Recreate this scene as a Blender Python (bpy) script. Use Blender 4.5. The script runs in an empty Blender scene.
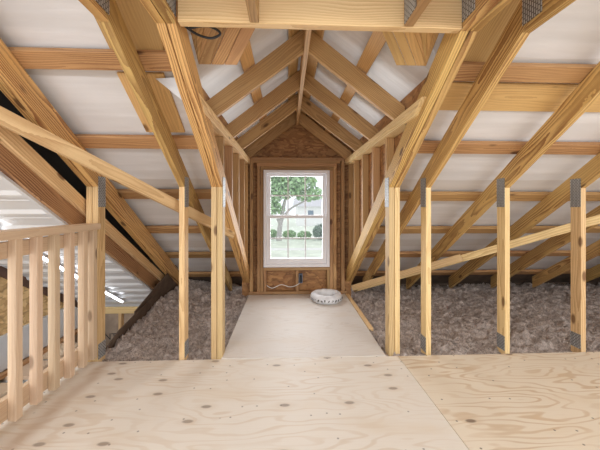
import bpy, bmesh, math, random
from mathutils import Vector, Matrix, noise
random.seed(4)
SC = bpy.context.scene
COL = SC.collection
V = Vector
W = {}            # world matrix of every object made here

# ------------------------------------------------------------------ materials
def nt(name):
    m = bpy.data.materials.new(name); m.use_nodes = True
    t = m.node_tree; t.nodes.clear()
    o = t.nodes.new('ShaderNodeOutputMaterial'); b = t.nodes.new('ShaderNodeBsdfPrincipled')
    t.links.new(b.outputs[0], o.inputs[0])
    return m, t, b
class N:
    """small helper to write node graphs"""
    def __init__(s, t): s.t = t
    def new(s, kind, **kw):
        n = s.t.nodes.new(kind)
        for k, v in kw.items(): setattr(n, k, v)
        return n
    def put(s, sock, v):
        if isinstance(v, bpy.types.NodeSocket): s.t.links.new(v, sock)
        else: sock.default_value = v
    def math(s, op, a, b=0.0, clamp=False):
        n = s.new('ShaderNodeMath', operation=op, use_clamp=clamp)
        s.put(n.inputs[0], a); s.put(n.inputs[1], b); return n.outputs[0]
    def vmath(s, op, a, b):
        n = s.new('ShaderNodeVectorMath', operation=op)
        s.put(n.inputs[0], a); s.put(n.inputs[1], b); return n.outputs[0]
    def noise(s, vec, scale, detail=2, rough=.5):
        n = s.new('ShaderNodeTexNoise'); s.put(n.inputs['Vector'], vec)
        n.inputs['Scale'].default_value = scale; n.inputs['Detail'].default_value = detail
        n.inputs['Roughness'].default_value = rough; return n
    def mix(s, f, a, b, mode='MIX'):
        n = s.new('ShaderNodeMix', data_type='RGBA', blend_type=mode)
        s.put(n.inputs[0], f)
        s.put(n.inputs[6], a if isinstance(a, bpy.types.NodeSocket) else (*a, 1))
        s.put(n.inputs[7], b if isinstance(b, bpy.types.NodeSocket) else (*b, 1))
        return n.outputs[2]
    def ramp(s, f, lo, hi, a=0.0, b=1.0):
        n = s.new('ShaderNodeMapRange', clamp=True); n.interpolation_type = 'SMOOTHSTEP'
        s.put(n.inputs[0], f)
        for i, v in enumerate((lo, hi, a, b)): n.inputs[i+1].default_value = v
        return n.outputs[0]
    def bump(s, h, strength, dist=.002):
        n = s.new('ShaderNodeBump'); s.put(n.inputs['Height'], h)
        n.inputs['Strength'].default_value = strength; n.inputs['Distance'].default_value = dist
        return n.outputs[0]

def wood(name, light, dark, ring=.55, knots=1.0, rough=.62, spread=.16):
    m, t, b = nt(name); g = N(t)
    tc = g.new('ShaderNodeTexCoord').outputs['Object']
    oi = g.new('ShaderNodeObjectInfo').outputs['Random']
    wn = g.new('ShaderNodeTexWhiteNoise', noise_dimensions='1D'); g.put(wn.inputs['W'], g.math('MULTIPLY', oi, 91.7))
    off = g.vmath('MULTIPLY', g.vmath('SUBTRACT', wn.outputs['Color'], (.5, .5, .5)), (20, .16, .16))
    p = g.vmath('ADD', tc, off)
    warp = g.noise(g.vmath('MULTIPLY', p, (1.1, 6, 6)), 1.0, 2).outputs['Color']
    warp = g.vmath('MULTIPLY', g.vmath('SUBTRACT', warp, (.5, .5, .5)), (0, .10, .10))
    q = g.vmath('ADD', p, warp)
    wv = g.new('ShaderNodeTexWave', wave_type='RINGS', rings_direction='X', wave_profile='SAW')
    g.put(wv.inputs['Vector'], q); wv.inputs['Scale'].default_value = 24
    wv.inputs['Distortion'].default_value = .7; wv.inputs['Detail'].default_value = 1
    wv.inputs['Detail Scale'].default_value = 3
    r = g.ramp(wv.outputs['Fac'], .15, .95)
    fib = g.noise(g.vmath('MULTIPLY', p, (5, 160, 160)), 1.0, 2).outputs['Fac']
    tone = g.noise(g.vmath('MULTIPLY', p, (1.2, 4, 4)), 1.0, 2).outputs['Fac']
    f = g.math('MULTIPLY', r, g.math('MULTIPLY', g.ramp(tone, .3, .65, .35, 1.0), ring))
    f = g.math('ADD', f, g.math('MULTIPLY', g.ramp(fib, .45, .75), .22), True)
    c = g.mix(f, light, dark)
    # knots
    vo = g.new('ShaderNodeTexVoronoi', feature='F1'); g.put(vo.inputs['Vector'], g.vmath('MULTIPLY', p, (2.6, 6.0, 6.0)))
    vo.inputs['Scale'].default_value = 1.0
    k = g.ramp(vo.outputs['Distance'], .07, .15, 1.0, 0.0)
    k = g.math('MULTIPLY', k, .85*knots)
    c = g.mix(k, c, (dark[0]*.32, dark[1]*.26, dark[2]*.22))
    # every stick has its own tone
    hsv = g.new('ShaderNodeHueSaturation'); g.put(hsv.inputs['Color'], c)
    g.put(hsv.inputs['Value'], g.ramp(oi, 0, 1, 1-spread, 1+spread*.8))
    wn2 = g.new('ShaderNodeTexWhiteNoise', noise_dimensions='1D'); g.put(wn2.inputs['W'], g.math('MULTIPLY', oi, 33.1))
    g.put(hsv.inputs['Hue'], g.ramp(wn2.outputs['Value'], 0, 1, .492, .506))
    t.links.new(hsv.outputs[0], b.inputs['Base Color'])
    b.inputs['Roughness'].default_value = rough
    g.put(b.inputs['Normal'], g.bump(g.math('ADD', fib, r), .25, .001))
    return m

def plywood(name, light, dark, contrast, stain=False, kn=.6):
    m, t, b = nt(name); g = N(t)
    p = g.new('ShaderNodeTexCoord').outputs['Object']
    base = g.noise(g.vmath('MULTIPLY', p, (.75, 3.1, 1)), 1.0, 3, .45).outputs['Fac']
    s = g.math('SINE', g.math('MULTIPLY', base, 120))
    line = g.ramp(s, .2, 1.0)
    fade = g.noise(g.vmath('MULTIPLY', p, (1.4, 3, 1)), 1.3, 2).outputs['Fac']
    line = g.math('MULTIPLY', line, g.ramp(fade, .35, .62, .25, 1.0))
    fib = g.noise(g.vmath('MULTIPLY', p, (6, 170, 1)), 1.0, 2).outputs['Fac']
    f = g.math('MULTIPLY', line, contrast)
    f = g.math('ADD', f, g.math('MULTIPLY', g.ramp(fib, .45, .8), .16), True)
    c = g.mix(f, light, dark)
    big = g.noise(g.vmath('MULTIPLY', p, (.9, 2.2, 1)), 1.6, 3).outputs['Fac']
    c = g.mix(g.ramp(big, .5, .8, 0, .45), c, (light[0]*.86, light[1]*.74, light[2]*.58))
    vo = g.new('ShaderNodeTexVoronoi', feature='F1', voronoi_dimensions='2D'); g.put(vo.inputs['Vector'], g.vmath('MULTIPLY', p, (2.6, 5.6, 0)))
    vo.inputs['Scale'].default_value = 1.0
    sel = g.ramp(g.math('ABSOLUTE', g.math('SUBTRACT', vo.outputs['Color'], .5)), .0, .05, 1, 1)
    sep = g.new('ShaderNodeSeparateColor'); g.put(sep.inputs[0], vo.outputs['Color'])
    pick = g.ramp(sep.outputs[0], .55, .57)
    k = g.math('MULTIPLY', g.ramp(vo.outputs['Distance'], .05, .10, 1, 0), pick)
    halo = g.math('MULTIPLY', g.ramp(vo.outputs['Distance'], .07, .26, .5*kn, 0), pick)
    c = g.mix(halo, c, dark)
    c = g.mix(g.math('MULTIPLY', k, kn), c, (.16, .10, .065))
    v2 = g.new('ShaderNodeTexVoronoi', feature='F1', voronoi_dimensions='2D'); g.put(v2.inputs['Vector'], p); v2.inputs['Scale'].default_value = 11
    sp2 = g.new('ShaderNodeSeparateColor'); g.put(sp2.inputs[0], v2.outputs['Color'])
    dirt = g.math('MULTIPLY', g.ramp(v2.outputs['Distance'], .04, .085, kn, 0), g.ramp(sp2.outputs[1], .78, .80))
    c = g.mix(dirt, c, (.13, .095, .075))
    if stain:   # old water mark running along the open edge
        sx = g.new('ShaderNodeSeparateXYZ'); g.put(sx.inputs[0], p)
        wob = g.noise(p, 3.5, 3).outputs['Fac']
        d = g.math('ABSOLUTE', g.math('ADD', g.math('ADD', sx.outputs[0], 1.37), g.math('MULTIPLY', g.math('SUBTRACT', wob, .5), .16)))
        c = g.mix(g.ramp(d, .0, .085, .45, 0), c, (.46, .29, .17))
    t.links.new(c, b.inputs['Base Color']); b.inputs['Roughness'].default_value = .55
    g.put(b.inputs['Normal'], g.bump(g.math('ADD', fib, line), .15, .001))
    return m

def osb(name, a, d):
    m, t, b = nt(name); g = N(t)
    p = g.new('ShaderNodeTexCoord').outputs['Object']
    vo = g.new('ShaderNodeTexVoronoi', feature='F1')
    wp = g.noise(p, 6, 2).outputs['Color']
    q = g.vmath('ADD', g.vmath('MULTIPLY', p, (12, 12, 34)), g.vmath('MULTIPLY', wp, (4, 4, 4)))
    g.put(vo.inputs['Vector'], q); vo.inputs['Scale'].default_value = 1
    sep = g.new('ShaderNodeSeparateColor'); g.put(sep.inputs[0], vo.outputs['Color'])
    c = g.mix(sep.outputs[0], a, d)
    c = g.mix(g.ramp(vo.outputs['Distance'], .55, .9, 0, .5), c, (d[0]*.4, d[1]*.35, d[2]*.3))
    t.links.new(c, b.inputs['Base Color']); b.inputs['Roughness'].default_value = .6
    g.put(b.inputs['Normal'], g.bump(sep.outputs[1], .4, .002))
    return m

def plain(name, col, rough=.5, metal=0, nscale=0, namt=.1, bump=0):
    m, t, b = nt(name); g = N(t)
    b.inputs['Roughness'].default_value = rough; b.inputs['Metallic'].default_value = metal
    p = g.new('ShaderNodeTexCoord').outputs['Object']
    n = g.noise(p, nscale or 8, 3).outputs['Fac']
    c = g.mix(g.ramp(n, .3, .7), [x*(1-namt) for x in col], [min(1, x*(1+namt*.5)) for x in col])
    t.links.new(c, b.inputs['Base Color'])
    if bump: g.put(b.inputs['Normal'], g.bump(n, bump, .003))
    return m

def underlay():
    m, t, b = nt('roof underlayment'); g = N(t)
    p = g.new('ShaderNodeTexCoord').outputs['Object']
    cr = g.noise(g.vmath('MULTIPLY', p, (.9, 13, 1)), 1.3, 3).outputs['Fac']      # creases across the sheet
    big = g.noise(p, 1.3, 3).outputs['Fac']
    c = g.mix(g.ramp(cr, .35, .7), (.74, .72, .72), (.83, .81, .815))
    c = g.mix(g.ramp(big, .35, .65, 0, .35), c, (.68, .655, .65))
    sx = g.new('ShaderNodeSeparateXYZ'); g.put(sx.inputs[0], p)
    wob = g.noise(g.vmath('MULTIPLY', p, (1, 0, 0)), 1.5, 2).outputs['Fac']
    yy = g.math('ADD', sx.outputs[1], g.math('MULTIPLY', wob, .05))
    lap = g.ramp(g.math('FRACT', g.math('MULTIPLY', yy, 1.07)), .84, .85)          # laps of the rolls
    c = g.mix(g.math('MULTIPLY', lap, .5), c, (.60, .55, .50))
    t.links.new(c, b.inputs['Base Color']); b.inputs['Roughness'].default_value = .42
    h = g.math('ADD', cr, g.math('MULTIPLY', big, .8))
    g.put(b.inputs['Normal'], g.bump(h, .4, .012))
    return m

def fluff():
    m, t, b = nt('cellulose fluff'); g = N(t)
    p = g.new('ShaderNodeTexCoord').outputs['Object']
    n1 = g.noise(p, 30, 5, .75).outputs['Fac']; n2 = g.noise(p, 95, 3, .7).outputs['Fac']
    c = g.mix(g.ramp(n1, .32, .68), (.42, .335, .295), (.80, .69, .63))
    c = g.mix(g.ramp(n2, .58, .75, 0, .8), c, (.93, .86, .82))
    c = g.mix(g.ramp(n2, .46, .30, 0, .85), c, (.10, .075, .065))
    t.links.new(c, b.inputs['Base Color']); b.inputs['Roughness'].default_value = .95
    g.put(b.inputs['Normal'], g.bump(g.math('ADD', n1, n2), 1.0, .02))
    return m

def plate_mat():
    m, t, b = nt('galvanised tooth plate'); g = N(t)
    p = g.new('ShaderNodeTexCoord').outputs['Object']
    br = g.new('ShaderNodeTexBrick'); g.put(br.inputs['Vector'], p)
    br.offset = .5
    br.inputs['Scale'].default_value = 1.0; br.inputs['Mortar Size'].default_value = .0028
    br.inputs['Brick Width'].default_value = .026; br.inputs['Row Height'].default_value = .012
    br.inputs['Color1'].default_value = (.62, .63, .64, 1); br.inputs['Color2'].default_value = (.50, .51, .52, 1)
    br.inputs['Mortar'].default_value = (.15, .14, .13, 1)
    t.links.new(br.outputs['Color'], b.inputs['Base Color'])
    b.inputs['Metallic'].default_value = .35; b.inputs['Roughness'].default_value = .5
    g.put(b.inputs['Normal'], g.bump(br.outputs['Fac'], .6, .003))
    return m

def glass():
    m = bpy.data.materials.new('window glass'); m.use_nodes = True
    t = m.node_tree; t.nodes.clear(); g = N(t)
    o = g.new('ShaderNodeOutputMaterial'); tr = g.new('ShaderNodeBsdfTransparent'); gl = g.new('ShaderNodeBsdfGlossy')
    df = g.new('ShaderNodeBsdfDiffuse'); df.inputs[0].default_value = (.9, .92, .95, 1)
    gl.inputs['Roughness'].default_value = .03
    mx = g.new('ShaderNodeMixShader'); mx.inputs[0].default_value = .04
    mx2 = g.new('ShaderNodeMixShader'); mx2.inputs[0].default_value = .0
    t.links.new(tr.outputs[0], mx.inputs[1]); t.links.new(gl.outputs[0], mx.inputs[2])
    t.links.new(mx.outputs[0], mx2.inputs[1]); t.links.new(df.outputs[0], mx2.inputs[2])
    t.links.new(mx2.outputs[0], o.inputs[0]); return m

def emit(name, col, s):
    m = bpy.data.materials.new(name); m.use_nodes = True
    t = m.node_tree; t.nodes.clear()
    o = t.nodes.new('ShaderNodeOutputMaterial'); e = t.nodes.new('ShaderNodeEmission')
    e.inputs[0].default_value = (*col, 1); e.inputs[1].default_value = s
    t.links.new(e.outputs[0], o.inputs[0]); return m

GOLD  = wood('golden pine', (.70, .45, .165), (.27, .115, .032), .95, 1.0)
POST  = wood('pale pine', (.80, .585, .30), (.48, .27, .10), .6, 1.0)
BROWN = wood('amber pine', (.50, .29, .12), (.22, .095, .035), .75, 1.0, spread=.14)
STUDW = wood('stud pine', (.53, .315, .14), (.28, .13, .05), .65, 1.0, spread=.2)
RAIL  = wood('planed rail pine', (.76, .59, .42), (.60, .41, .26), .4, .8, spread=.07)
ROUGH = wood('rough sawn pine', (.50, .30, .14), (.17, .075, .03), 1.0, 1.0)
BOARD = wood('roof board', (.66, .42, .17), (.42, .22, .075), .5, 1.0)
HEAD  = wood('header pine', (.84, .60, .31), (.58, .34, .13), .7, .2, spread=.03)
PLYL  = plywood('floor plywood', (.84, .78, .70), (.66, .52, .38), .42, True)
PLYW  = plywood('walkway plywood', (.78, .73, .68), (.62, .52, .42), .25, kn=.12)
PLYR  = plywood('strong grained plywood', (.84, .74, .60), (.62, .44, .27), .7, kn=.8)
OSB   = osb('strand board', (.50, .26, .10), (.27, .12, .045))
OSBY  = osb('yellow strand board', (.80, .56, .27), (.50, .30, .12))
SHEET = underlay(); FLUFF = fluff(); PLATE = plate_mat(); GLASS = glass()
VINYL = plain('white vinyl', (.84, .83, .86), .35, 0, 5, .03)
METAL = plain('white ribbed metal', (.74, .76, .79), .25, .15, 3, .03)
KRAFT = plain('kraft facing', (.44, .34, .26), .7, 0, 6, .25, .3)
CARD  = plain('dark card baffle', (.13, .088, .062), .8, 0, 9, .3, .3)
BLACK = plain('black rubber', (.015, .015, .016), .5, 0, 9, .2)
INK   = plain('dark print', (.07, .06, .055), .7, 0, 9, .1)
WRAP  = plain('white plastic wrap', (.80, .81, .84), .35, 0, 14, .12, .4)
GREYP = plain('blue grey plastic', (.22, .25, .34), .45, 0, 9, .1)
WHITEC= plain('white cable sheath', (.85, .84, .82), .4, 0, 9, .05)
DARKW = plain('dark stained wood', (.10, .045, .025), .6, 0, 7, .3)

# ------------------------------------------------------------------ object helpers
def link(name, me, M, parent=None, mat=None):
    o = bpy.data.objects.new(name, me); COL.objects.link(o)
    if mat: me.materials.append(mat)
    if parent is not None:
        o.parent = parent; o.matrix_parent_inverse = W[parent.name].inverted()
    o.matrix_basis = M; W[o.name] = M.copy(); return o
def tag(o, label=None, cat=None, group=None, kind=None):
    for k, v in (('label', label), ('category', cat), ('group', group), ('kind', kind)):
        if v: o[k] = v
    return o
def empty(name, loc, label, cat, group=None, kind=None):
    o = bpy.data.objects.new(name, None); COL.objects.link(o); o.empty_display_size = .1
    o.location = loc; W[o.name] = Matrix.Translation(V(loc))
    return tag(o, label, cat, group, kind)
def frame(axis, up, org):
    x = V(axis).normalized(); u = V(up)
    if abs(x.dot(u.normalized())) > .98: u = V((0, 1, 0)) if abs(x.y) < .9 else V((1, 0, 0))
    z = (u - x*u.dot(x)).normalized(); y = z.cross(x)
    M = Matrix((x, y, z)).transposed().to_4x4(); M.translation = V(org); return M
def finish(bm, name, M, parent, mat, bev=.002, smooth=False):
    bmesh.ops.recalc_face_normals(bm, faces=bm.faces)
    if bev: bmesh.ops.bevel(bm, geom=list(bm.edges), offset=bev, segments=1, affect='EDGES', clamp_overlap=True)
    me = bpy.data.meshes.new(name); bm.to_mesh(me); bm.free()
    if smooth:
        for p in me.polygons: p.use_smooth = True
    return link(name, me, M, parent, mat)
def lumber(name, p0, p1, w, h, mat, parent=None, up=(0, 0, 1), bev=.0025):
    """a stick from p0 to p1, w across, h along up"""
    p0, p1 = V(p0), V(p1); M = frame(p1-p0, up, (p0+p1)/2); L = (p1-p0).length
    bm = bmesh.new(); bmesh.ops.create_cube(bm, size=1, matrix=Matrix.Diagonal((L, w, h, 1)))
    return finish(bm, name, M, parent, mat, bev)
def prism(name, poly, ext, axis, mat, parent=None, up=(0, 0, 1), bev=.0025):
    """polygon of world points pushed along ext; local X runs along axis so the grain follows it"""
    poly = [V(p) for p in poly]; ext = V(ext); n = len(poly)
    M = frame(axis, up, sum(poly, V())/n + ext/2); I = M.inverted()
    bm = bmesh.new()
    a = [bm.verts.new(I @ p) for p in poly]; b = [bm.verts.new(I @ (p+ext)) for p in poly]
    bm.faces.new(a); bm.faces.new(list(reversed(b)))
    for i in range(n): bm.faces.new((a[i], b[i], b[(i+1) % n], a[(i+1) % n]))
    return finish(bm, name, M, parent, mat, bev)
def box(name, lo, hi, mat, parent=None, bev=.002, axis='x'):
    lo, hi = V(lo), V(hi); c = (lo+hi)/2; s = hi-lo
    d = {'x': (1, 0, 0), 'y': (0, 1, 0), 'z': (0, 0, 1)}[axis]
    M = frame(d, (0, 0, 1), c); R = M.to_3x3().inverted()
    q = R @ s; bm = bmesh.new()
    bmesh.ops.create_cube(bm, size=1, matrix=Matrix.Diagonal((abs(q.x), abs(q.y), abs(q.z), 1)))
    return finish(bm, name, M, parent, mat, bev)
def boxes(name, lst, mat, parent=None, bev=.001):
    """one part made of several boxes (a sash, a frame)"""
    bm = bmesh.new(); o = V(lst[0][0])
    for lo, hi in lst:
        lo, hi = V(lo), V(hi); s = hi-lo
        bmesh.ops.create_cube(bm, size=1, matrix=Matrix.Translation((lo+hi)/2-o) @ Matrix.Diagonal((*s, 1)))
    return finish(bm, name, Matrix.Translation(o), parent, mat, bev)
def tube(name, pts, r, mat, parent=None, seg=8):
    """smooth tube through points"""
    pts = [V(p) for p in pts]; fine = []
    for i in range(len(pts)-1):
        a, b = pts[i], pts[i+1]; p = pts[max(i-1, 0)]; q = pts[min(i+2, len(pts)-1)]
        for k in range(6):
            u = k/6
            fine.append(.5*((2*a)+(b-p)*u+(2*p-5*a+4*b-q)*u*u+(3*a-p-3*b+q)*u**3))
    fine.append(pts[-1]); rr = r if callable(r) else (lambda u: r)
    bm = bmesh.new(); rings = []; o = fine[0]
    for i, c in enumerate(fine):
        d = (fine[min(i+1, len(fine)-1)]-fine[max(i-1, 0)]).normalized()
        s = d.cross(V((0, 0, 1))); s = s.normalized() if s.length > .05 else V((1, 0, 0)); n = s.cross(d)
        R = rr(i/(len(fine)-1))
        rings.append([bm.verts.new(c-o+(s*math.cos(6.2832*j/seg)+n*math.sin(6.2832*j/seg))*R) for j in range(seg)])
    for a, b in zip(rings, rings[1:]):
        for j in range(seg): bm.faces.new((a[j], a[(j+1) % seg], b[(j+1) % seg], b[j]))
    bm.faces.new(rings[0]); bm.faces.new(list(reversed(rings[-1])))
    return finish(bm, name, Matrix.Translation(o), parent, mat, 0, True)

# ------------------------------------------------------------------ numbers of the place (metres)
SL = .68                                   # main roof pitch
def B(y): return 2.03 - SL*(y-1.4)         # underside of the main rafters
def C(y): return B(y) + .17                # their top
def U(y): return C(y) + .072               # underlayment
RX = .14                                   # dormer ridge
def DB(dx): return 2.345 - .76*dx          # underside of dormer rafters
T = .043                                   # ply of lumber
PW = .096                                  # depth of a two-by-four

# ------------------------------------------------------------------ floor
def sheet(name, pts, z0, z1, mat, label=None):
    o = prism(name, [(x, y, z0) for x, y in pts], (0, 0, z1-z0), (1, 0, 0), mat, None, bev=.0015)
    return o
def flat(name, pts, z0, z1, mat):
    """floor sheet whose texture space is the room's own"""
    bm = bmesh.new()
    a = [bm.verts.new((x, y, z0)) for x, y in pts]; b = [bm.verts.new((x, y, z1)) for x, y in pts]
    bm.faces.new(a); bm.faces.new(list(reversed(b)))
    for i in range(len(pts)): bm.faces.new((a[i], b[i], b[(i+1) % len(pts)], a[(i+1) % len(pts)]))
    return finish(bm, name, Matrix.Identity(4), None, mat, .0015)
tag(flat('floor', [(-1.585, -2.2), (.915, -2.2), (.885, 2.362), (-1.585, 2.375)], -.02, 0, PLYL), kind='structure')
tag(flat('floor', [(.919, -2.2), (4.2, -2.2), (4.2, 2.362), (.889, 2.362)], -.02, -.001, PLYR), kind='structure')
tag(flat('floor', [(-.515, 2.378), (.79, 2.366), (.795, 4.075), (-.515, 4.075)], -.02, .002, PLYW), kind='structure')
tag(box('trim_1', (.80, 2.9, -.05), (.845, 4.07, .006), POST, axis='y'), kind='structure')

# ------------------------------------------------------------------ roof surface
def slab(name, pts, zf, th, mat, axis=(0, 1, 0)):
    bm = bmesh.new()
    a = [bm.verts.new((x, y, zf(x, y))) for x, y in pts]; b = [bm.verts.new((x, y, zf(x, y)+th)) for x, y in pts]
    bm.faces.new(a); bm.faces.new(list(reversed(b)))
    for i in range(len(pts)): bm.faces.new((a[i], b[i], b[(i+1) % len(pts)], a[(i+1) % len(pts)]))
    bmesh.ops.triangulate(bm, faces=[f for f in bm.faces if len(f.verts) > 4])
    return finish(bm, name, Matrix.Identity(4), None, mat, 0)
S1, UR = .74, 2.60
def UD(x): return UR - S1*abs(x-RX)
def VY(x): return (3.152+.072-UD(x))/SL    # valley line
for pts in ([(-3.2, -.35), (-.605, -.35), (-.605, 4.8), (-3.2, 4.8)], [(.885, -.35), (6.6, -.35), (6.6, 4.8), (.885, 4.8)],
            [(-.605, -.35), (RX, -.35), (RX, VY(RX)), (-.605, VY(-.605))], [(RX, -.35), (.885, -.35), (.885, VY(.885)), (RX, VY(RX))]):
    tag(slab('ceiling', pts, lambda x, y: U(y), .012, SHEET), kind='structure')
tag(slab('ceiling', [(RX, VY(RX)), (RX, 4.3), (-.64, 4.3), (-.64, VY(-.64))], lambda x, y: UD(x), .012, SHEET), kind='structure')
tag(slab('ceiling', [(RX, VY(RX)), (.92, VY(.92)), (.92, 4.3), (RX, 4.3)], lambda x, y: UD(x), .012, SHEET), kind='structure')

# ------------------------------------------------------------------ trusses
def plate(name, x, y0, y1, z0, z1, parent, skew=0):
    """tooth plate pressed on the side of a truss at x"""
    poly = [(x, y0, z0), (x, y1, z0-skew*(y1-y0)), (x, y1, z1-skew*(y1-y0)), (x, y0, z1)]
    return prism(name, poly, (.003, 0, 0), (0, 0, 1), PLATE, parent, up=(1, 0, 0), bev=0)
def truss(x0, label, side=0, post=True, y_end=4.46, mat=GOLD, pmat=POST, foot=True, chord=True, group=None, w=T, y_start=-.3, tie=True):
    t = empty('roof_truss', (x0, 2.4, 0), label, 'roof truss', group)
    dx = (w, 0, 0)
    if chord:
        prism('top_chord', [(x0, y_start, B(y_start)), (x0, y_end, B(y_end)), (x0, y_end, C(y_end)), (x0, y_start, C(y_start))], dx, (0, 1, -SL), mat, t)
    if tie:
        yc = 1.4+.14/SL*1.0
        ti = prism('ceiling_tie', [(x0, -1.9, 2.03), (x0, 1.4, 2.03), (x0, 1.4-.14/SL, 2.17), (x0, -1.9, 2.17)], dx, (0, 1, 0), mat, t)
    if post:
        po = prism('post', [(x0, 2.4, -.10), (x0, 2.4+PW, -.10), (x0, 2.4+PW, B(2.4+PW)), (x0, 2.4, B(2.4))], dx, (0, 0, 1), pmat, t, up=(1, 0, 0))
        lumber('bottom_chord', (x0+w/2, -1.9, -.155), (x0+w/2, 4.6, -.155), w, .11, BROWN, t)
    if side:
        xs = x0+w+.0005 if side > 0 else x0-.0035
        if post:
            plate('nail_plate', xs, 2.402, 2.494, 1.19, 1.43, po)
            if foot: plate('nail_plate', xs, 2.402, 2.494, .0, .12, po)
        if tie: plate('nail_plate', xs, 1.285, 1.395, 2.06, 2.19, ti)
    return t
tl = truss(-1.56, 'doubled corner truss at the railing, its rafter above the sloped white metal ceiling, railing-side ply', 0, foot=False)
truss(-1.56+T+.004, 'doubled corner truss at the railing, ply on the attic side with toothed plates', 1, foot=True)
truss(-.85, 'single truss with a pale post between the railing corner and the dormer', 1)
truss(-.60, 'left doubled truss beside the walkway, outer ply facing the railing', 0, foot=False)
truss(-.60+T+.004, 'left doubled truss beside the walkway, inner ply along the dormer', 1, foot=False)
truss(.827, 'right doubled truss beside the walkway, inner ply along the dormer', -1, foot=False)
truss(.827+T+.004, 'right doubled truss beside the walkway, outer ply facing the open attic', 0, foot=False)
truss(1.133, 'first single truss right of the doubled truss, slim pale post', -1)
truss(1.797, 'second single truss to the right, crossed by the leaning loose board', -1)
truss(2.453, 'third single truss to the right, post nearest the right picture edge', -1)
truss(3.11, 'fourth truss to the right, only its low rafter end showing behind the insulation', -1)
truss(3.77, 'fifth truss to the right, darker rafter foot low at the eave', -1)
truss(4.43, 'sixth truss to the right, short rafter foot deep in the eave', -1)
truss(5.09, 'farthest truss to the right, mostly hidden in the eave', -1)
for x0, lb in ((-.17, 'short ceiling tie truss ending on the header, left one over the dormer'), (.545, 'short ceiling tie truss ending on the header, right one with a grey tooth plate')):
    t = empty('roof_truss', (x0, 1.3, 2.03), lb, 'roof truss')
    lumber('ceiling_tie', (x0+T/2, -1.9, 2.10), (x0+T/2, 1.375, 2.10), T, .14, BROWN, t)
    prism('top_chord', [(x0, -.3, B(-.3)), (x0, 1.375, B(1.375)+.02), (x0, 1.375, C(1.375)), (x0, -.3, C(-.3))], (T, 0, 0), (0, 1, -SL), GOLD, t)
    if x0 > 0: plate('nail_plate', x0-.0035, 1.24, 1.365, 2.035, 2.165, t)
tag(lumber('header_beam', (-.495, 1.4, 2.15), (.825, 1.4, 2.15), .042, .24, HEAD), 'pale header beam spanning between the two doubled trusses above the dormer', 'header beam')

# lower chord of the vaulted stair hall
t = empty('ceiling_beam', (-1.62, 1.7, 1.6), 'two-ply sloped beam along the edge of the white metal ceiling', 'beam')
def LT(y): return 1.69-.622*(y-1.718)
prism('face_board', [(-1.62, .1, LT(.1)-.125), (-1.62, 4.02, LT(4.02)-.09), (-1.62, 4.02, LT(4.02)), (-1.62, .1, LT(.1))], (T, 0, 0), (0, 1, -.622), POST, t)
prism('lower_board', [(-1.665, .1, LT(.1)-.24), (-1.665, 4.0, LT(4.0)-.24), (-1.665, 4.0, LT(4.0)-.03), (-1.665, .1, LT(.1)-.03)], (T*.98, 0, 0), (0, 1, -.622), ROUGH, t)
prism('edge_strip', [(-1.68, .1, LT(.1)-.262), (-1.68, 4.0, LT(4.0)-.262), (-1.68, 4.0, LT(4.0)-.241), (-1.68, .1, LT(.1)-.241)], (.03, 0, 0), (0, 1, -.622), METAL, t, bev=0)

# ------------------------------------------------------------------ purlins and boards on the rafters
rows = [1.705, 2.215, 2.74, 3.265, 3.79, 4.32]
names = ['uppermost', 'second highest', 'third highest', 'fourth highest', 'second lowest', 'lowest']
S = math.hypot(1, SL); dn = V((0, 1, -SL))/S; up = V((0, SL, 1))/S
def onroof(x, y, lift=0): return V((x, y, C(y))) + up*lift
for side, x0, x1 in (('left', -1.64, -.56), ('right', .87, 6.3)):
    for r, nm in zip(rows, names):
        xe0, xe1 = x0, x1
        if side == 'left' and r > 2: xe1 = -.60
        r += .022*(side == 'right'); a = onroof(xe0, r, .021); b = onroof(xe1, r, .021)
        tag(lumber('roof_purlin', a, b, .105*1.0, .038, BROWN, None, up=up), f'{nm} flat purlin across the {side} roof slope', 'purlin', f'purlins on the {side} slope')
def roofboard(x0, x1, y0, y1, label, mat=BOARD, across=False, lift=.050, cut=0):
    p = [onroof(x0, y0, lift-.009), onroof(x1, y0, lift-.009), onroof(x1-cut, y1, lift-.009), onroof(x0, y1, lift-.009)]
    return tag(prism('roof_board', p, up*.018, (1, 0, 0) if across else dn, mat, None, up=up), label, 'board')
roofboard(-1.0, -.865, 1.78, 2.155, 'narrow board over the left single rafter, half nearer the railing')
roofboard(-.862, -.73, 1.78, 2.155, 'narrow board over the left single rafter, half nearer the dormer')
roofboard(-.97, -.60, 1.05, 1.675, 'wide smooth board between the left rafters, at the top', cut=.08)
roofboard(.90, 1.19, 1.05, 1.70, 'wide smooth board between the right rafters, at the top')
roofboard(.875, 2.32, 1.80, 1.97, 'long wide board lying across the right rafters below the top purlin', across=True)
# valley boards: cut along the valley, seen below the header
for s, xv, nb in ((-1, -.20, 4), (1, .52, 5)):
    xin = xv; xout = -.50 if s < 0 else .822
    wd = abs(xout-xv)/nb*1.0
    for k in range(nb+2):
        a = xv+s*(wd*k-.12)
        y0, y1 = 1.44, (1.73 if s < 0 else 1.715)
        ov = .245 if s > 0 else .21
        q = [(a, y0), (a+s*wd*.97, y0), (a+s*wd*.97+s*ov, y1), (a+s*ov, y1)]
        q = [(min(max(x, -.51), .822), y) for x, y in q]
        if max(abs(q[0][0]-q[1][0]), abs(q[2][0]-q[3][0])) < .03: continue
        if abs(q[2][0]-q[3][0]) < .004: q = q[:3]
        p = [onroof(x, y, .046) for x, y in q]
        w = (k % 2)*.004
        tag(prism('valley_board', p, up*.02, V((s*.25, .28, -.19)), BOARD if s > 0 else STUDW, None, up=up, bev=.002),
            f"{['first','second','third','fourth','fifth','sixth','seventh','eighth'][k]} board from the ridge in the {'left' if s<0 else 'right'} valley corner under the header", 'board', f"{'left' if s<0 else 'right'} valley boards")
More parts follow.
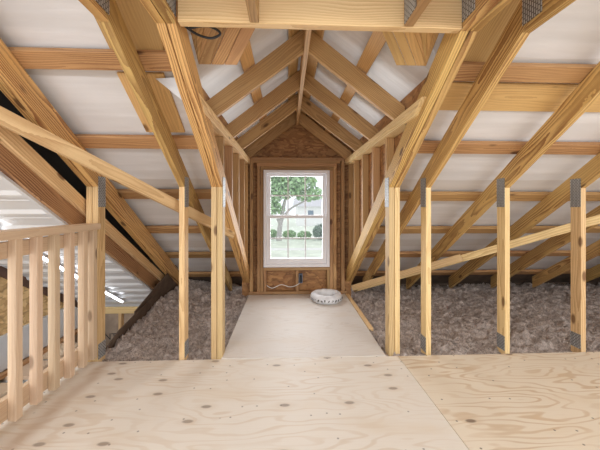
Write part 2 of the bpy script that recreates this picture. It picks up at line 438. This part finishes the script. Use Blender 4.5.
# ------------------------------------------------------------------ dormer
tag(box('ridge_board', (RX-.018, 1.0, 2.325), (RX+.018, 4.17, 2.50), STUDW, axis='y'), 'ridge board running along the peak of the dormer roof', 'ridge board')
ords = ['nearest', 'second', 'third', 'farthest']
for i, y in enumerate((2.2, 2.87, 3.46, 4.06)):
    for s, sd in ((-1, 'left'), (1, 'right')):
        def P(dx, z): return (RX+s*dx, y, z)
        poly = [P(.018, DB(.018)), P(.655, DB(.655)), P(.74, DB(.74)), P(.74, DB(.74)+.16), P(.018, DB(.018)+.175)]
        tag(prism('dormer_rafter', poly, (0, .04, 0), (s, 0, -.76), STUDW, None),
            f'{ords[i]} rafter on the {sd} side of the dormer ceiling' + (', against the gable' if i == 3 else ''), 'rafter', f'{sd} dormer rafters')
for s, sd in ((-1, 'left'), (1, 'right')):
    for k, (dx, nm) in enumerate(((.085, 'near the ridge'), (.42, 'halfway down'))):
        z = DB(dx)+.197; x = RX+s*dx
        yb = VY(x)+.12
        tag(lumber('dormer_purlin', (x, yb, z+.0), (x, 4.17, z+.0), .096, .026, BOARD, None, up=(s*.74, 0, 1)),
            f'flat purlin on the {sd} dormer slope, {nm}', 'purlin', f'{sd} dormer purlins')
ys = [1.98, 2.47, 2.86, 3.26, 3.67, 4.0]
for s, sd, xin in ((-1, 'left', -.503), (1, 'right', .80)):
    xo = xin+s*PW
    t = empty('stud_wall', (xin, 4.0, .2), f'{sd} side wall of the dormer, bare studs standing on the sloped rafter', 'wall frame')
    a, b = sorted((xin, xo))
    prism('top_plate', [(a, (3.035-1.806)/SL, 1.806), (a, 4.17, 1.806), (a, 4.17, 1.846), (a, (3.035-1.846)/SL, 1.846)], (b-a, 0, 0), (0, 1, 0), POST, t)
    prism('top_plate', [(a, (3.035-1.767)/SL, 1.767), (a, 4.08, 1.767), (a, 4.08, 1.805), (a, (3.035-1.805)/SL, 1.805)], (b-a, 0, 0), (0, 1, 0), POST, t)
    for y in ys:
        zb = C(y)
        xi = -.519 if s < 0 else .831
        prism('stud', [(xi, y, C(y)+.001), (xi, y+T, C(y+T)+.001), (xi, y+T, 1.766), (xi, y, 1.766)], (xo-xi, 0, 0), (0, 0, 1), STUDW, t, up=(1, 0, 0))
    prism('sheathing', [(xo+s*.002, 1.95, C(1.95)), (xo+s*.002, 4.17, C(4.17)), (xo+s*.002, 4.17, UD(xo+s*.014)-.003), (xo+s*.002, 1.78, UD(xo+s*.014)-.003)], (s*.012, 0, 0), (0, 1, 0), OSB, t, bev=0)

# end wall: strand board with the window hole
wx0, wx1, wz0, wz1 = -.315, .578, .378, 1.687
def wallpiece(bm, poly, y0, y1):
    a = [bm.verts.new((x, y0, z)) for x, z in poly]; b = [bm.verts.new((x, y1, z)) for x, z in poly]
    bm.faces.new(a); bm.faces.new(list(reversed(b)))
    for i in range(len(poly)): bm.faces.new((a[i], b[i], b[(i+1) % len(poly)], a[(i+1) % len(poly)]))
bm = bmesh.new()
for pl in ([(-.62, -.3), (wx0+.01, -.3), (wx0+.01, 1.9), (-.62, 1.9)], [(wx1-.01, -.3), (.90, -.3), (.90, 1.9), (wx1-.01, 1.9)],
           [(wx0+.01, -.3), (wx1-.01, -.3), (wx1-.01, wz0+.01), (wx0+.01, wz0+.01)], [(wx0+.01, wz1-.01), (wx1-.01, wz1-.01), (wx1-.01, 1.9), (wx0+.01, 1.9)],
           [(-.70, 1.9), (.98, 1.9), (.98, UD(.98)), (RX, UD(RX)), (-.70, UD(-.70))]):
    wallpiece(bm, pl, 4.176, 4.19)
tag(finish(bm, 'wall_back', Matrix.Identity(4), None, OSB, 0), kind='structure')
t = empty('stud_wall', (RX, 4.13, 0), 'framed end wall around the white window', 'wall frame')
Y0, Y1 = 4.085, 4.174
box('bottom_plate', (-.52, Y0, .003), (.82, Y1, .04), STUDW, t)
box('top_plate', (-.505, Y0, 1.826), (.79, Y1, 1.865), STUDW, t)
box('top_plate', (-.465, Y0, 1.786), (.73, Y1, 1.825), STUDW, t)
box('header', (-.41, Y0, 1.745), (.68, Y1, 1.785), STUDW, t)
box('header', (-.36, Y0+.004, 1.69), (.63, Y1, 1.744), BROWN, t)
for a, b, z1 in ((-.505, -.462, 1.825), (-.405, -.366, 1.744), (-.362, -.322, 1.689), (.588, .628, 1.689), (.634, .678, 1.744), (.745, .79, 1.825)):
    box('stud', (a, Y0, .041), (b, Y1, z1), STUDW, t, axis='z')
box('rough_sill', (-.32, Y0, .325), (.586, Y1, .366), STUDW, t)
for a in (-.318, .120, .548):
    box('cripple_stud', (a, Y0, .041), (a+.038, Y1, .324), STUDW, t, axis='z')

# window
t = empty('window_1', (.13, 4.1, .378), 'white double-hung window with grille bars in the end wall', 'window', kind='structure')
fy0, fy1 = 4.045, 4.17
def ring(name, x0, x1, z0, z1, w, ya, yb, mat, parent, wb=None, wt=None):
    wb = wb or w; wt = wt or w
    return boxes(name, [((x0, ya, z0), (x0+w, yb, z1)), ((x1-w, ya, z0), (x1, yb, z1)),
                        ((x0+w, ya, z0), (x1-w, yb, z0+wb)), ((x0+w, ya, z1-wt), (x1-w, yb, z1))], mat, parent)
fr = ring('window_frame', wx0, wx1, wz0, wz1, .040, fy0, fy1, VINYL, t)
for nm, z0, z1, ya in (('upper_sash', 1.045, wz1-.041, 4.10), ('lower_sash', wz0+.041, 1.075, 4.062)):
    x0, x1 = wx0+.041, wx1-.041
    sh = ring(nm, x0, x1, z0, z1, .052, ya, ya+.034, VINYL, t, wb=.075 if nm == 'lower_sash' else .036, wt=.036)
    zb = z0+(.075 if nm == 'lower_sash' else .036); zt = z1-.036; ga, gb = x0+.052, x1-.052
    bars = [((ga+(gb-ga)*k/3-.008, ya+.012, zb), (ga+(gb-ga)*k/3+.008, ya+.022, zt)) for k in (1, 2)]
    zm = (zb+zt)/2; bars.append(((ga, ya+.0125, zm-.008), (gb, ya+.0215, zm+.008)))
    boxes('grille', bars, VINYL, sh, 0)
    box('glass_pane', (ga, ya+.024, zb), (gb, ya+.028, zt), GLASS, sh, 0)
boxes('sash_lock', [((.115, 4.05, 1.078), (.15, 4.09, 1.09))], VINYL, t)

# electrical box and cable under the window
t = empty('electrical_box', (.185, 4.08, .17), 'blue-grey electrical box nailed to the cripple stud under the window', 'electrical box')
boxes('box', [((.160, 4.05, .16), (.166, 4.13, .28)), ((.204, 4.05, .16), (.21, 4.13, .28)), ((.166, 4.05, .16), (.204, 4.13, .166)), ((.166, 4.05, .274), (.204, 4.13, .28)), ((.166, 4.12, .166), (.204, 4.13, .274))], GREYP, t)
boxes('receptacle', [((.172, 4.056, .18), (.198, 4.075, .26))], BLACK, t)
tag(tube('cable', [(-.28, 4.12, .12), (-.2, 4.10, .085), (-.08, 4.10, .13), (.03, 4.10, .10), (.11, 4.07, .12), (.17, 4.06, .158)], .005, WHITEC),
    'white cable sagging across the bay below the window', 'cable')
tag(tube('cable', [(-.50, 1.44, 2.06), (-.45, 1.5, 2.045), (-.38, 1.52, 2.035), (-.33, 1.5, 2.05), (-.38, 1.46, 2.06), (-.47, 1.45, 2.04)], .006, BLACK),
    'black cable looped under the left end of the header', 'cable')
# torn flap of underlayment
tag(prism('torn_flap', [onroof(-.78, 1.80, .03), onroof(-.62, 1.79, .03), onroof(-.63, 1.90, -.03)], up*.002, (1, 0, 0), WRAP, bev=0),
    'torn white flap of underlayment hanging by the left doubled truss', 'flap')

# coil on the walkway
t = empty('wrapped_coil', (.50, 3.80, .003), 'white plastic-wrapped coil lying on the walkway below the window', 'coil')
bm = bmesh.new(); segs = 64; prof = [(.118, .012), (.108, .05), (.118, .088), (.148, .102), (.175, .100), (.197, .078), (.203, .05), (.197, .018), (.17, .0), (.14, .0)]
rings = []
for i in range(segs):
    a = 6.28318*i/segs; ca, sa = math.cos(a), math.sin(a)
    wob = .006*noise.noise(V((ca*3, sa*3, .3)))
    rings.append([bm.verts.new(((r+wob)*ca, (r+wob)*sa, z+(.010*noise.noise(V((ca*2.2, sa*2.2, 4)))*z/.1 if z > .01 else 0))) for r, z in prof])
for i in range(segs):
    a, b = rings[i], rings[(i+1) % segs]
    for j in range(len(prof)): bm.faces.new((a[j], b[j], b[(j+1) % len(prof)], a[(j+1) % len(prof)]))
finish(bm, 'wrapping', Matrix.Translation((.50, 3.80, .003)), t, WRAP, 0, True)
bm = bmesh.new()
for k in range(13):     # printed marks round the side
    a = math.radians(195+k*12.5); n = random.choice((1, 2, 2, 3))
    for q in range(n):
        aa = a+q*.05; h = random.uniform(.012, .026); zc = .045+random.uniform(-.008, .008)
        M = Matrix.Rotation(aa, 4, 'Z') @ Matrix.Translation((.2045, 0, zc)) @ Matrix.Diagonal((.002, random.uniform(.006, .014), h, 1))
        bmesh.ops.create_cube(bm, size=1, matrix=M)
finish(bm, 'print', Matrix.Translation((.50, 3.80, .003)), t, INK, 0)

# ------------------------------------------------------------------ loose boards
tag(lumber('brace_board', (-1.60, 1.50, 1.745), (-.535, 3.02, .915), .04, .084, POST, None, up=(0, 0, 1)),
    'long pale board slanting from the upper left edge down past the left posts', 'board')
tag(lumber('brace_board', (.93, 4.14, .045), (2.95, 2.405, 1.18), .04, .075, POST, None, up=(0, 0, 1)),
    'long loose board rising to the right behind the right posts', 'board')
tag(lumber('brace_board', (.90, 4.10, .075), (1.885, 3.17, .645), .03, .075, POST, None, up=(0, 0, 1)),
    'shorter board lapped over the low end of the long right board', 'board')

# ------------------------------------------------------------------ railing
t = empty('stair_railing', (-1.54, 2.3, 0), 'pale wooden railing with square balusters at the left floor edge', 'railing')
lumber('handrail', (-1.512, .75, 1.040), (-1.512, 2.398, 1.040), .132, .046, RAIL, t)
lumber('upper_rail', (-1.534, .75, .955), (-1.534, 2.398, .955), .036, .090, RAIL, t)
lumber('bottom_rail', (-1.534, .75, .095), (-1.534, 2.398, .095), .036, .115, RAIL, t)
for y in (2.37, 2.262, 2.125, 1.99, 1.853, 1.715, 1.578, 1.44, 1.302, 1.165, 1.027, .89):
    box('baluster', (-1.515, y-.022, .025), (-1.470, y+.022, 1.018), RAIL, t, axis='z')
tag(box('trim_2', (-1.602, -2.2, -.26), (-1.588, 2.39, -.022), RAIL, axis='y'), kind='structure')

# ------------------------------------------------------------------ insulation
def fluffmesh(name, x0, x1, y0, y1, st, label, zf):
    nx, ny = int((x1-x0)/st), int((y1-y0)/st)
    vs = []; fs = []
    for j in range(ny+1):
        for i in range(nx+1):
            x = x0+(x1-x0)*i/nx; y = y0+(y1-y0)*j/ny
            p = V((x, y, 0))
            z = zf(x, y)+.05*(noise.noise(p*3.1))+.040*noise.noise(p*11)+.034*noise.noise(p*27+V((0, 0, 3)))+.026*noise.noise(p*55)
            px = .012*noise.noise(p*24+V((5, 0, 0))); py = .012*noise.noise(p*24+V((0, 7, 0)))
            if i in (0, nx): px = 0
            if j in (0, ny): py = 0
            vs.append((x+px, y+py, z))
    for j in range(ny):
        for i in range(nx):
            a = j*(nx+1)+i; fs.append((a, a+1, a+nx+2, a+nx+1))
    n0 = len(vs)
    # skirt so the heap has a body
    rim = [j*(nx+1) for j in range(ny, -1, -1)]+[i for i in range(1, nx+1)]+[j*(nx+1)+nx for j in range(1, ny+1)]+[ny*(nx+1)+i for i in range(nx-1, 0, -1)]
    base = []
    for r in rim: base.append(len(vs)); vs.append((vs[r][0], vs[r][1], -.24))
    for k in range(len(rim)):
        fs.append((rim[k], base[k], base[(k+1) % len(rim)], rim[(k+1) % len(rim)]))
    me = bpy.data.meshes.new(name); me.from_pydata(vs, [], fs)
    for p in me.polygons: p.use_smooth = True
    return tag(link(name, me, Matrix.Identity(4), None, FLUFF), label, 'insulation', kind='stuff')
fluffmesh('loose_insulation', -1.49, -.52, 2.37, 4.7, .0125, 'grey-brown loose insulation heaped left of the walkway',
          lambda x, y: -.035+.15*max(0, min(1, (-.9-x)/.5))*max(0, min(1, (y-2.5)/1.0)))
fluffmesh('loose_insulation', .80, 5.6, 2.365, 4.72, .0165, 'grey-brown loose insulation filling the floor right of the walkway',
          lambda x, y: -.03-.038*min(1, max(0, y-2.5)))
# baffles along the stair opening
t = empty('card_baffle', (-1.50, 3.0, 0), 'dark card baffle holding back the left insulation', 'baffle')
prism('lower_panel', [(-1.505, 2.42, -.25), (-1.505, 3.55, -.25), (-1.505, 3.55, .19), (-1.505, 3.15, .15), (-1.505, 2.75, .09), (-1.505, 2.50, .0)], (.008, 0, 0), (0, 1, 0), CARD, t, bev=0)
prism('upper_panel', [(-1.518, 3.05, -.25), (-1.518, 4.3, -.25), (-1.518, 4.22, .40), (-1.518, 4.05, .40), (-1.518, 3.05, .15)], (.008, 0, 0), (0, 1, 0), CARD, t, bev=0)
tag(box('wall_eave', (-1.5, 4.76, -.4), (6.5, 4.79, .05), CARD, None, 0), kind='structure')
tag(box('floor', (-1.5, 2.37, -.30), (6.5, 4.79, -.25), KRAFT, None, 0), kind='structure')
tag(box('wall_right', (6.5, -2.2, -.3), (6.53, 4.8, 3.4), OSB, None, 0), kind='structure')

# ------------------------------------------------------------------ vaulted stair hall on the left
def MZ(y): return 2.536-.63*y
bm = bmesh.new(); prof = []
y = -.6; n = 0
st = .228
while y < 4.36:
    for dy, dz in ((0, 0), (.060, 0), (.075, .022), (.100, .022), (.115, 0), (.165, 0), (.17, .005), (.175, .005), (.18, 0)):
        prof.append((y+dy*.85*1.0, dz))
    y += st*.85
prof = [(yy, MZ(yy)-dz) for yy, dz in prof if yy <= 4.38]
a = [bm.verts.new((-1.67, yy, zz)) for yy, zz in prof]; b = [bm.verts.new((-2.82, yy, zz)) for yy, zz in prof]
for i in range(len(prof)-1): bm.faces.new((a[i], b[i], b[i+1], a[i+1]))
c = [bm.verts.new((-1.67, yy, zz+.03)) for yy, zz in prof]; d = [bm.verts.new((-2.82, yy, zz+.03)) for yy, zz in prof]
for i in range(len(prof)-1):
    bm.faces.new((c[i], c[i+1], d[i+1], d[i])); bm.faces.new((a[i], a[i+1], c[i+1], c[i]))
tag(finish(bm, 'ceiling_lower', Matrix.Identity(4), None, METAL, 0), kind='structure')
tag(prism('wall_left', [(-1.668, -.3, LT(-.3)-.2), (-1.668, 4.4, LT(4.4)-.2), (-1.668, 4.4, C(4.4)), (-1.668, -.3, C(-.3))], (-.008, 0, 0), (0, 1, 0), BLACK, bev=0), kind='structure')  # black panel added to darken the gap between rafter and lower beam
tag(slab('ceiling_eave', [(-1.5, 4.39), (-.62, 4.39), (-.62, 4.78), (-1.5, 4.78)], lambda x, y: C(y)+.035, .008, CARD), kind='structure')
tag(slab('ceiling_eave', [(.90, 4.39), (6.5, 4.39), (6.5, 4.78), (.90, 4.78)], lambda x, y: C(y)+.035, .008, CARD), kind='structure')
t = empty('strip_light', (-2.2, 3.0, .6), 'long glowing tube light on the sloped white metal ceiling', 'light')
dd = V((0, 1, -.63)).normalized(); nn = V((0, .63, 1)).normalized()
p0 = V((-2.2, 1.75, MZ(1.75)))-nn*.030; p1 = V((-2.16, 4.08, MZ(4.08)))-nn*.030
lumber('lamp_housing', p0, p1, .04, .012, VINYL, t, up=nn)
TUBE = emit('tube glow', (.93, .96, 1), 9)
lumber('lamp_tube', p0-nn*.014+dd*.03, p1-nn*.014-dd*.03, .024, .015, TUBE, t, up=nn)
# far side wall: strand-board gable above, white metal below
prism_g = [(-2.82, .2, -.12), (-2.82, 4.36, -.12), (-2.82, 4.36, MZ(4.36)+.02), (-2.82, .2, MZ(.2))]
tag(prism('wall_left', prism_g, (-.02, 0, 0), (0, 1, 0), OSBY, bev=0), kind='structure')
tag(prism('trim_3', [(-2.815, .2, MZ(.2)-.11), (-2.815, 4.3, MZ(4.3)-.09), (-2.815, 4.3, MZ(4.3)+.02), (-2.815, .2, MZ(.2)+.02)], (.03, 0, 0), (0, 1, -.63), DARKW, bev=0), kind='structure')
tag(box('wall_left', (-2.82, .2, -.42), (-2.79, 4.36, -.08), METAL, None, 0), kind='structure')
tag(box('trim_4', (-2.79, .2, -.47), (-2.74, 4.36, -.43), STUDW, axis='y'), kind='structure')
tag(box('wall_left', (-2.86, .2, -2.6), (-2.83, 4.36, -.36), KRAFT, None, 0), kind='structure')
for k, (yy, ln) in enumerate(((2.6, .34), (3.05, .30), (3.45, .32))):
    tt = empty('storage_carton', (-2.65, yy, -.62), ['grey storage carton on the ledge below, nearest through the railing', 'middle grey storage carton on the ledge below the railing', 'far grey storage carton on the ledge below the railing'][k], 'carton', 'cartons beyond the railing')
    box('carton_body', (-2.8, yy, -.80), (-2.52, yy+ln, -.50), plain('grey carton %d' % k, (.60, .59, .58), .7, 0, 30, .6), tt)
    box('carton_lid', (-2.805, yy-.006, -.50), (-2.515, yy+ln+.006, -.465), RAIL, tt)
tag(box('trim_5', (-2.82, .2, -.86), (-2.45, 4.36, -.80), STUDW, axis='y'), kind='structure')
tag(box('floor_lower', (-2.9, -.5, -2.65), (-1.5, 4.45, -2.6), KRAFT, None, 0), kind='structure')
# end wall of the hall
t = empty('stud_wall', (-2.2, 4.42, -2.6), 'far end wall of the stair hall, pale top plate over brown paper-faced bays', 'wall frame')
box('top_plate', (-2.82, 4.37, -.325), (-1.5, 4.47, -.235), POST, t)
for a in (-2.80, -2.395, -1.90):
    box('stud', (a, 4.37, -2.6), (a+.042, 4.44, -.326), POST, t, axis='z')
box('paper_facing', (-2.82, 4.441, -2.6), (-1.5, 4.455, -.326), KRAFT, t, 0)
# faded printed letters on the paper
def text(body, size, M, mat, parent, name='lettering'):
    cu = bpy.data.curves.new(name, 'FONT'); cu.body = body; cu.size = size; cu.extrude = .001; cu.align_x = 'CENTER'
    cu.materials.append(mat); o = bpy.data.objects.new(name, cu); COL.objects.link(o)
    if parent is not None: o.parent = parent; o.matrix_parent_inverse = W[parent.name].inverted()
    o.matrix_basis = M; return o
text('INT', .13, Matrix.Translation((-2.56, 4.438, -.72)) @ Matrix.Rotation(math.pi/2, 4, 'X'), INK, t)
tag(box('wall_stair', (-1.50, 2.37, -2.6), (-1.49, 4.4, -.25), KRAFT, None, 0), kind='structure')

# ------------------------------------------------------------------ outside
GZ = -2.6
LAWN = plain('lawn', (.74, .78, .66), .9, 0, .9, .16, .3)
LEAF1 = plain('leaf green', (.46, .66, .36), .6, 0, 3, .35)
LEAF2 = plain('dark shrub green', (.28, .38, .30), .6, 0, 3, .35)
BARK = plain('bark', (.50, .46, .44), .9, 0, 9, .3, .5)
SIDING = plain('pale siding', (.88, .86, .86), .6, 0, 3, .04)
ROOFC = plain('pale shingles', (.62, .60, .62), .7, 0, 8, .15)
WINDK = plain('dark window glass', (.20, .26, .34), .2, 0, 4, .1)
DRIVE = plain('pale concrete drive', (.80, .78, .75), .8, 0, 2, .06)
me = bpy.data.meshes.new('ground'); me.from_pydata([(-90, 6, GZ), (90, 6, GZ), (90, 170, GZ), (-90, 170, GZ)], [], [(0, 1, 2, 3)])
tag(link('ground_outside', me, Matrix.Identity(4), None, LAWN), kind='structure')
tag(box('path_outside', (-60, 26.2, GZ), (60, 27.6, GZ+.02), DRIVE, None, 0), kind='structure')
def foliage(name, blobs, n, size, mat, parent, seed):
    rnd = random.Random(seed); vs = []; fs = []
    for _ in range(n):
        c, r = rnd.choices(blobs, weights=[b[1][0]*b[1][1]*b[1][2] for b in blobs])[0]
        while True:
            d = V((rnd.uniform(-1, 1), rnd.uniform(-1, 1), rnd.uniform(-1, 1)))
            if .35 < d.length < 1: break
        p = V(c)+V((d.x*r[0], d.y*r[1], d.z*r[2]))
        R = Matrix.Rotation(rnd.uniform(0, 6.28), 3, V((rnd.uniform(-1, 1), rnd.uniform(-1, 1), rnd.uniform(-1, 1))).normalized())
        s = size*rnd.uniform(.6, 1.3); k = len(vs)
        for q in ((-1, -.5, 0), (0, -.75, .1), (1, 0, 0), (0, .75, .1), (-1, .5, 0)): vs.append(p+R @ V(q)*s)
        fs.append((k, k+1, k+2, k+3, k+4))
    me = bpy.data.meshes.new(name); me.from_pydata(vs, [], fs)
    return link(name, me, Matrix.Identity(4), parent, mat)
t = empty('shade_tree', (-.2, 34, GZ), 'leafy green tree with a forked trunk seen through the window', 'tree')
tube('trunk', [(-.9, 34, GZ), (-.85, 34, -1.4), (-.6, 34, 0), (-.3, 34, 1.6), (.2, 34, 3.2)], lambda u: .33-.2*u, BARK, t)
tube('branch', [(-.65, 34, -.3), (.3, 34, .9), (1.3, 33.9, 1.5), (2.9, 33.7, 2.3)], lambda u: .17-.12*u, BARK, t)
tube('branch', [(-.8, 34, -.8), (-1.4, 34.1, .6), (-2.3, 34.2, 2.2)], lambda u: .17-.12*u, BARK, t)
foliage('foliage', [((-2.6, 34, 2.0), (1.9, 1.6, 1.5)), ((-.6, 34, 3.4), (2.1, 1.8, 1.4)), ((1.5, 34, 3.9), (1.9, 1.5, 1.2)), ((3.3, 33.6, 2.7), (1.3, 1.2, .7)),
                    ((.2, 34, 5.0), (3.0, 1.8, 1.1)), ((-3.4, 34, 4.4), (2.4, 1.8, 1.6)), ((2.2, 33.8, 2.3), (1.2, 1.0, .5)), ((-1.6, 34, .9), (1.4, 1.1, .6))], 5200, .20, LEAF1, t, 1)
for k, (x, y, r, h, lb, m) in enumerate(((-1.9, 36.2, .8, .9, 'left round shrub at the foot of the tree outside', LEAF1), (.3, 36.2, .8, .8, 'low light green shrub right of the tree trunk outside', LEAF1),
                                         (2.05, 35.5, .85, .75, 'middle low shrub outside, left of the dark bush', LEAF1), (3.9, 34.5, .95, 1.5, 'dark tall bush outside at the right of the window view', LEAF2))):
    tt = empty('garden_shrub', (x, y, GZ), lb, 'shrub', 'shrubs on the lawn')
    foliage('leaves', [((x, y, GZ+h*.62), (r, r*.8, h*.62))], 900, .11, m, tt, 10+k)
    tube('stem', [(x, y, GZ), (x+.05, y, GZ+h*.7)], .05, BARK, tt)
t = empty('house', (8, 60, GZ), 'pale house wall beyond the lawn, behind the tree', 'house')
box('house_wall', (2.0, 60, GZ), (16, 68, 1.3), SIDING, t, 0)
prism('house_roof', [(1.4, 59.4, 1.3), (1.4, 64, 3.0), (1.4, 68.6, 1.3)], (15.2, 0, 0), (1, 0, 0), ROOFC, t, bev=0)
for a in (4.2, 7.2): box('house_window', (a, 59.94, -.8), (a+1.1, 60.0, .5), WINDK, t, 0)

# ------------------------------------------------------------------ light
w = bpy.data.worlds.new('World'); SC.world = w; w.use_nodes = True
wt = w.node_tree; bg = wt.nodes['Background']
bg.inputs[0].default_value = (.90, .95, 1.0, 1); bg.inputs[1].default_value = 1.2
def area(name, loc, target, sx, sy, e, col=(1, .975, .94)):
    l = bpy.data.lights.new(name, 'AREA'); l.shape = 'RECTANGLE'; l.size = sx; l.size_y = sy; l.energy = e; l.color = col
    o = bpy.data.objects.new(name, l); COL.objects.link(o); o.location = loc
    o.rotation_euler = (V(target)-V(loc)).to_track_quat('-Z', 'Y').to_euler(); return o
area('fill_light', (-1.85, -1.3, 1.95), (.2, 2.4, 1.4), 1.3, .6, 40)  # three unseen fill lights added behind the camera, no fixtures modelled
area('fill_light', (2.4, -1.3, 1.95), (.6, 2.4, 1.4), 1.3, .6, 38)
area('fill_light', (3.9, -.8, 1.6), (3.0, 3, 1.0), 1.4, 1.0, 14)
area('window_fill_light', (.13, 4.45, 1.05), (.13, 2, .7), .9, 1.3, 30, (.93, .97, 1))  # unseen area light added outside the glass to brighten the dormer framing
area('hall_fill_light', (-2.2, .2, .6), (-2.2, 3, -.4), .8, .8, 7, (1, 1, 1))  # unseen fill light added in the stair hall, separate from the tube

cam = bpy.data.cameras.new('camera'); co = bpy.data.objects.new('camera', cam); COL.objects.link(co)
co.location = (0, 0, 1.19); co.rotation_euler = (math.pi/2, 0, -math.atan(.0433))
cam.sensor_width = 36; cam.lens = 18; cam.shift_y = -18/600; cam.clip_start = .05; cam.clip_end = 500
SC.camera = co
vs = SC.view_settings
vs.view_transform = 'Standard'; vs.look = 'None'; vs.gamma = 1; vs.use_curve_mapping = False; vs.exposure = .16
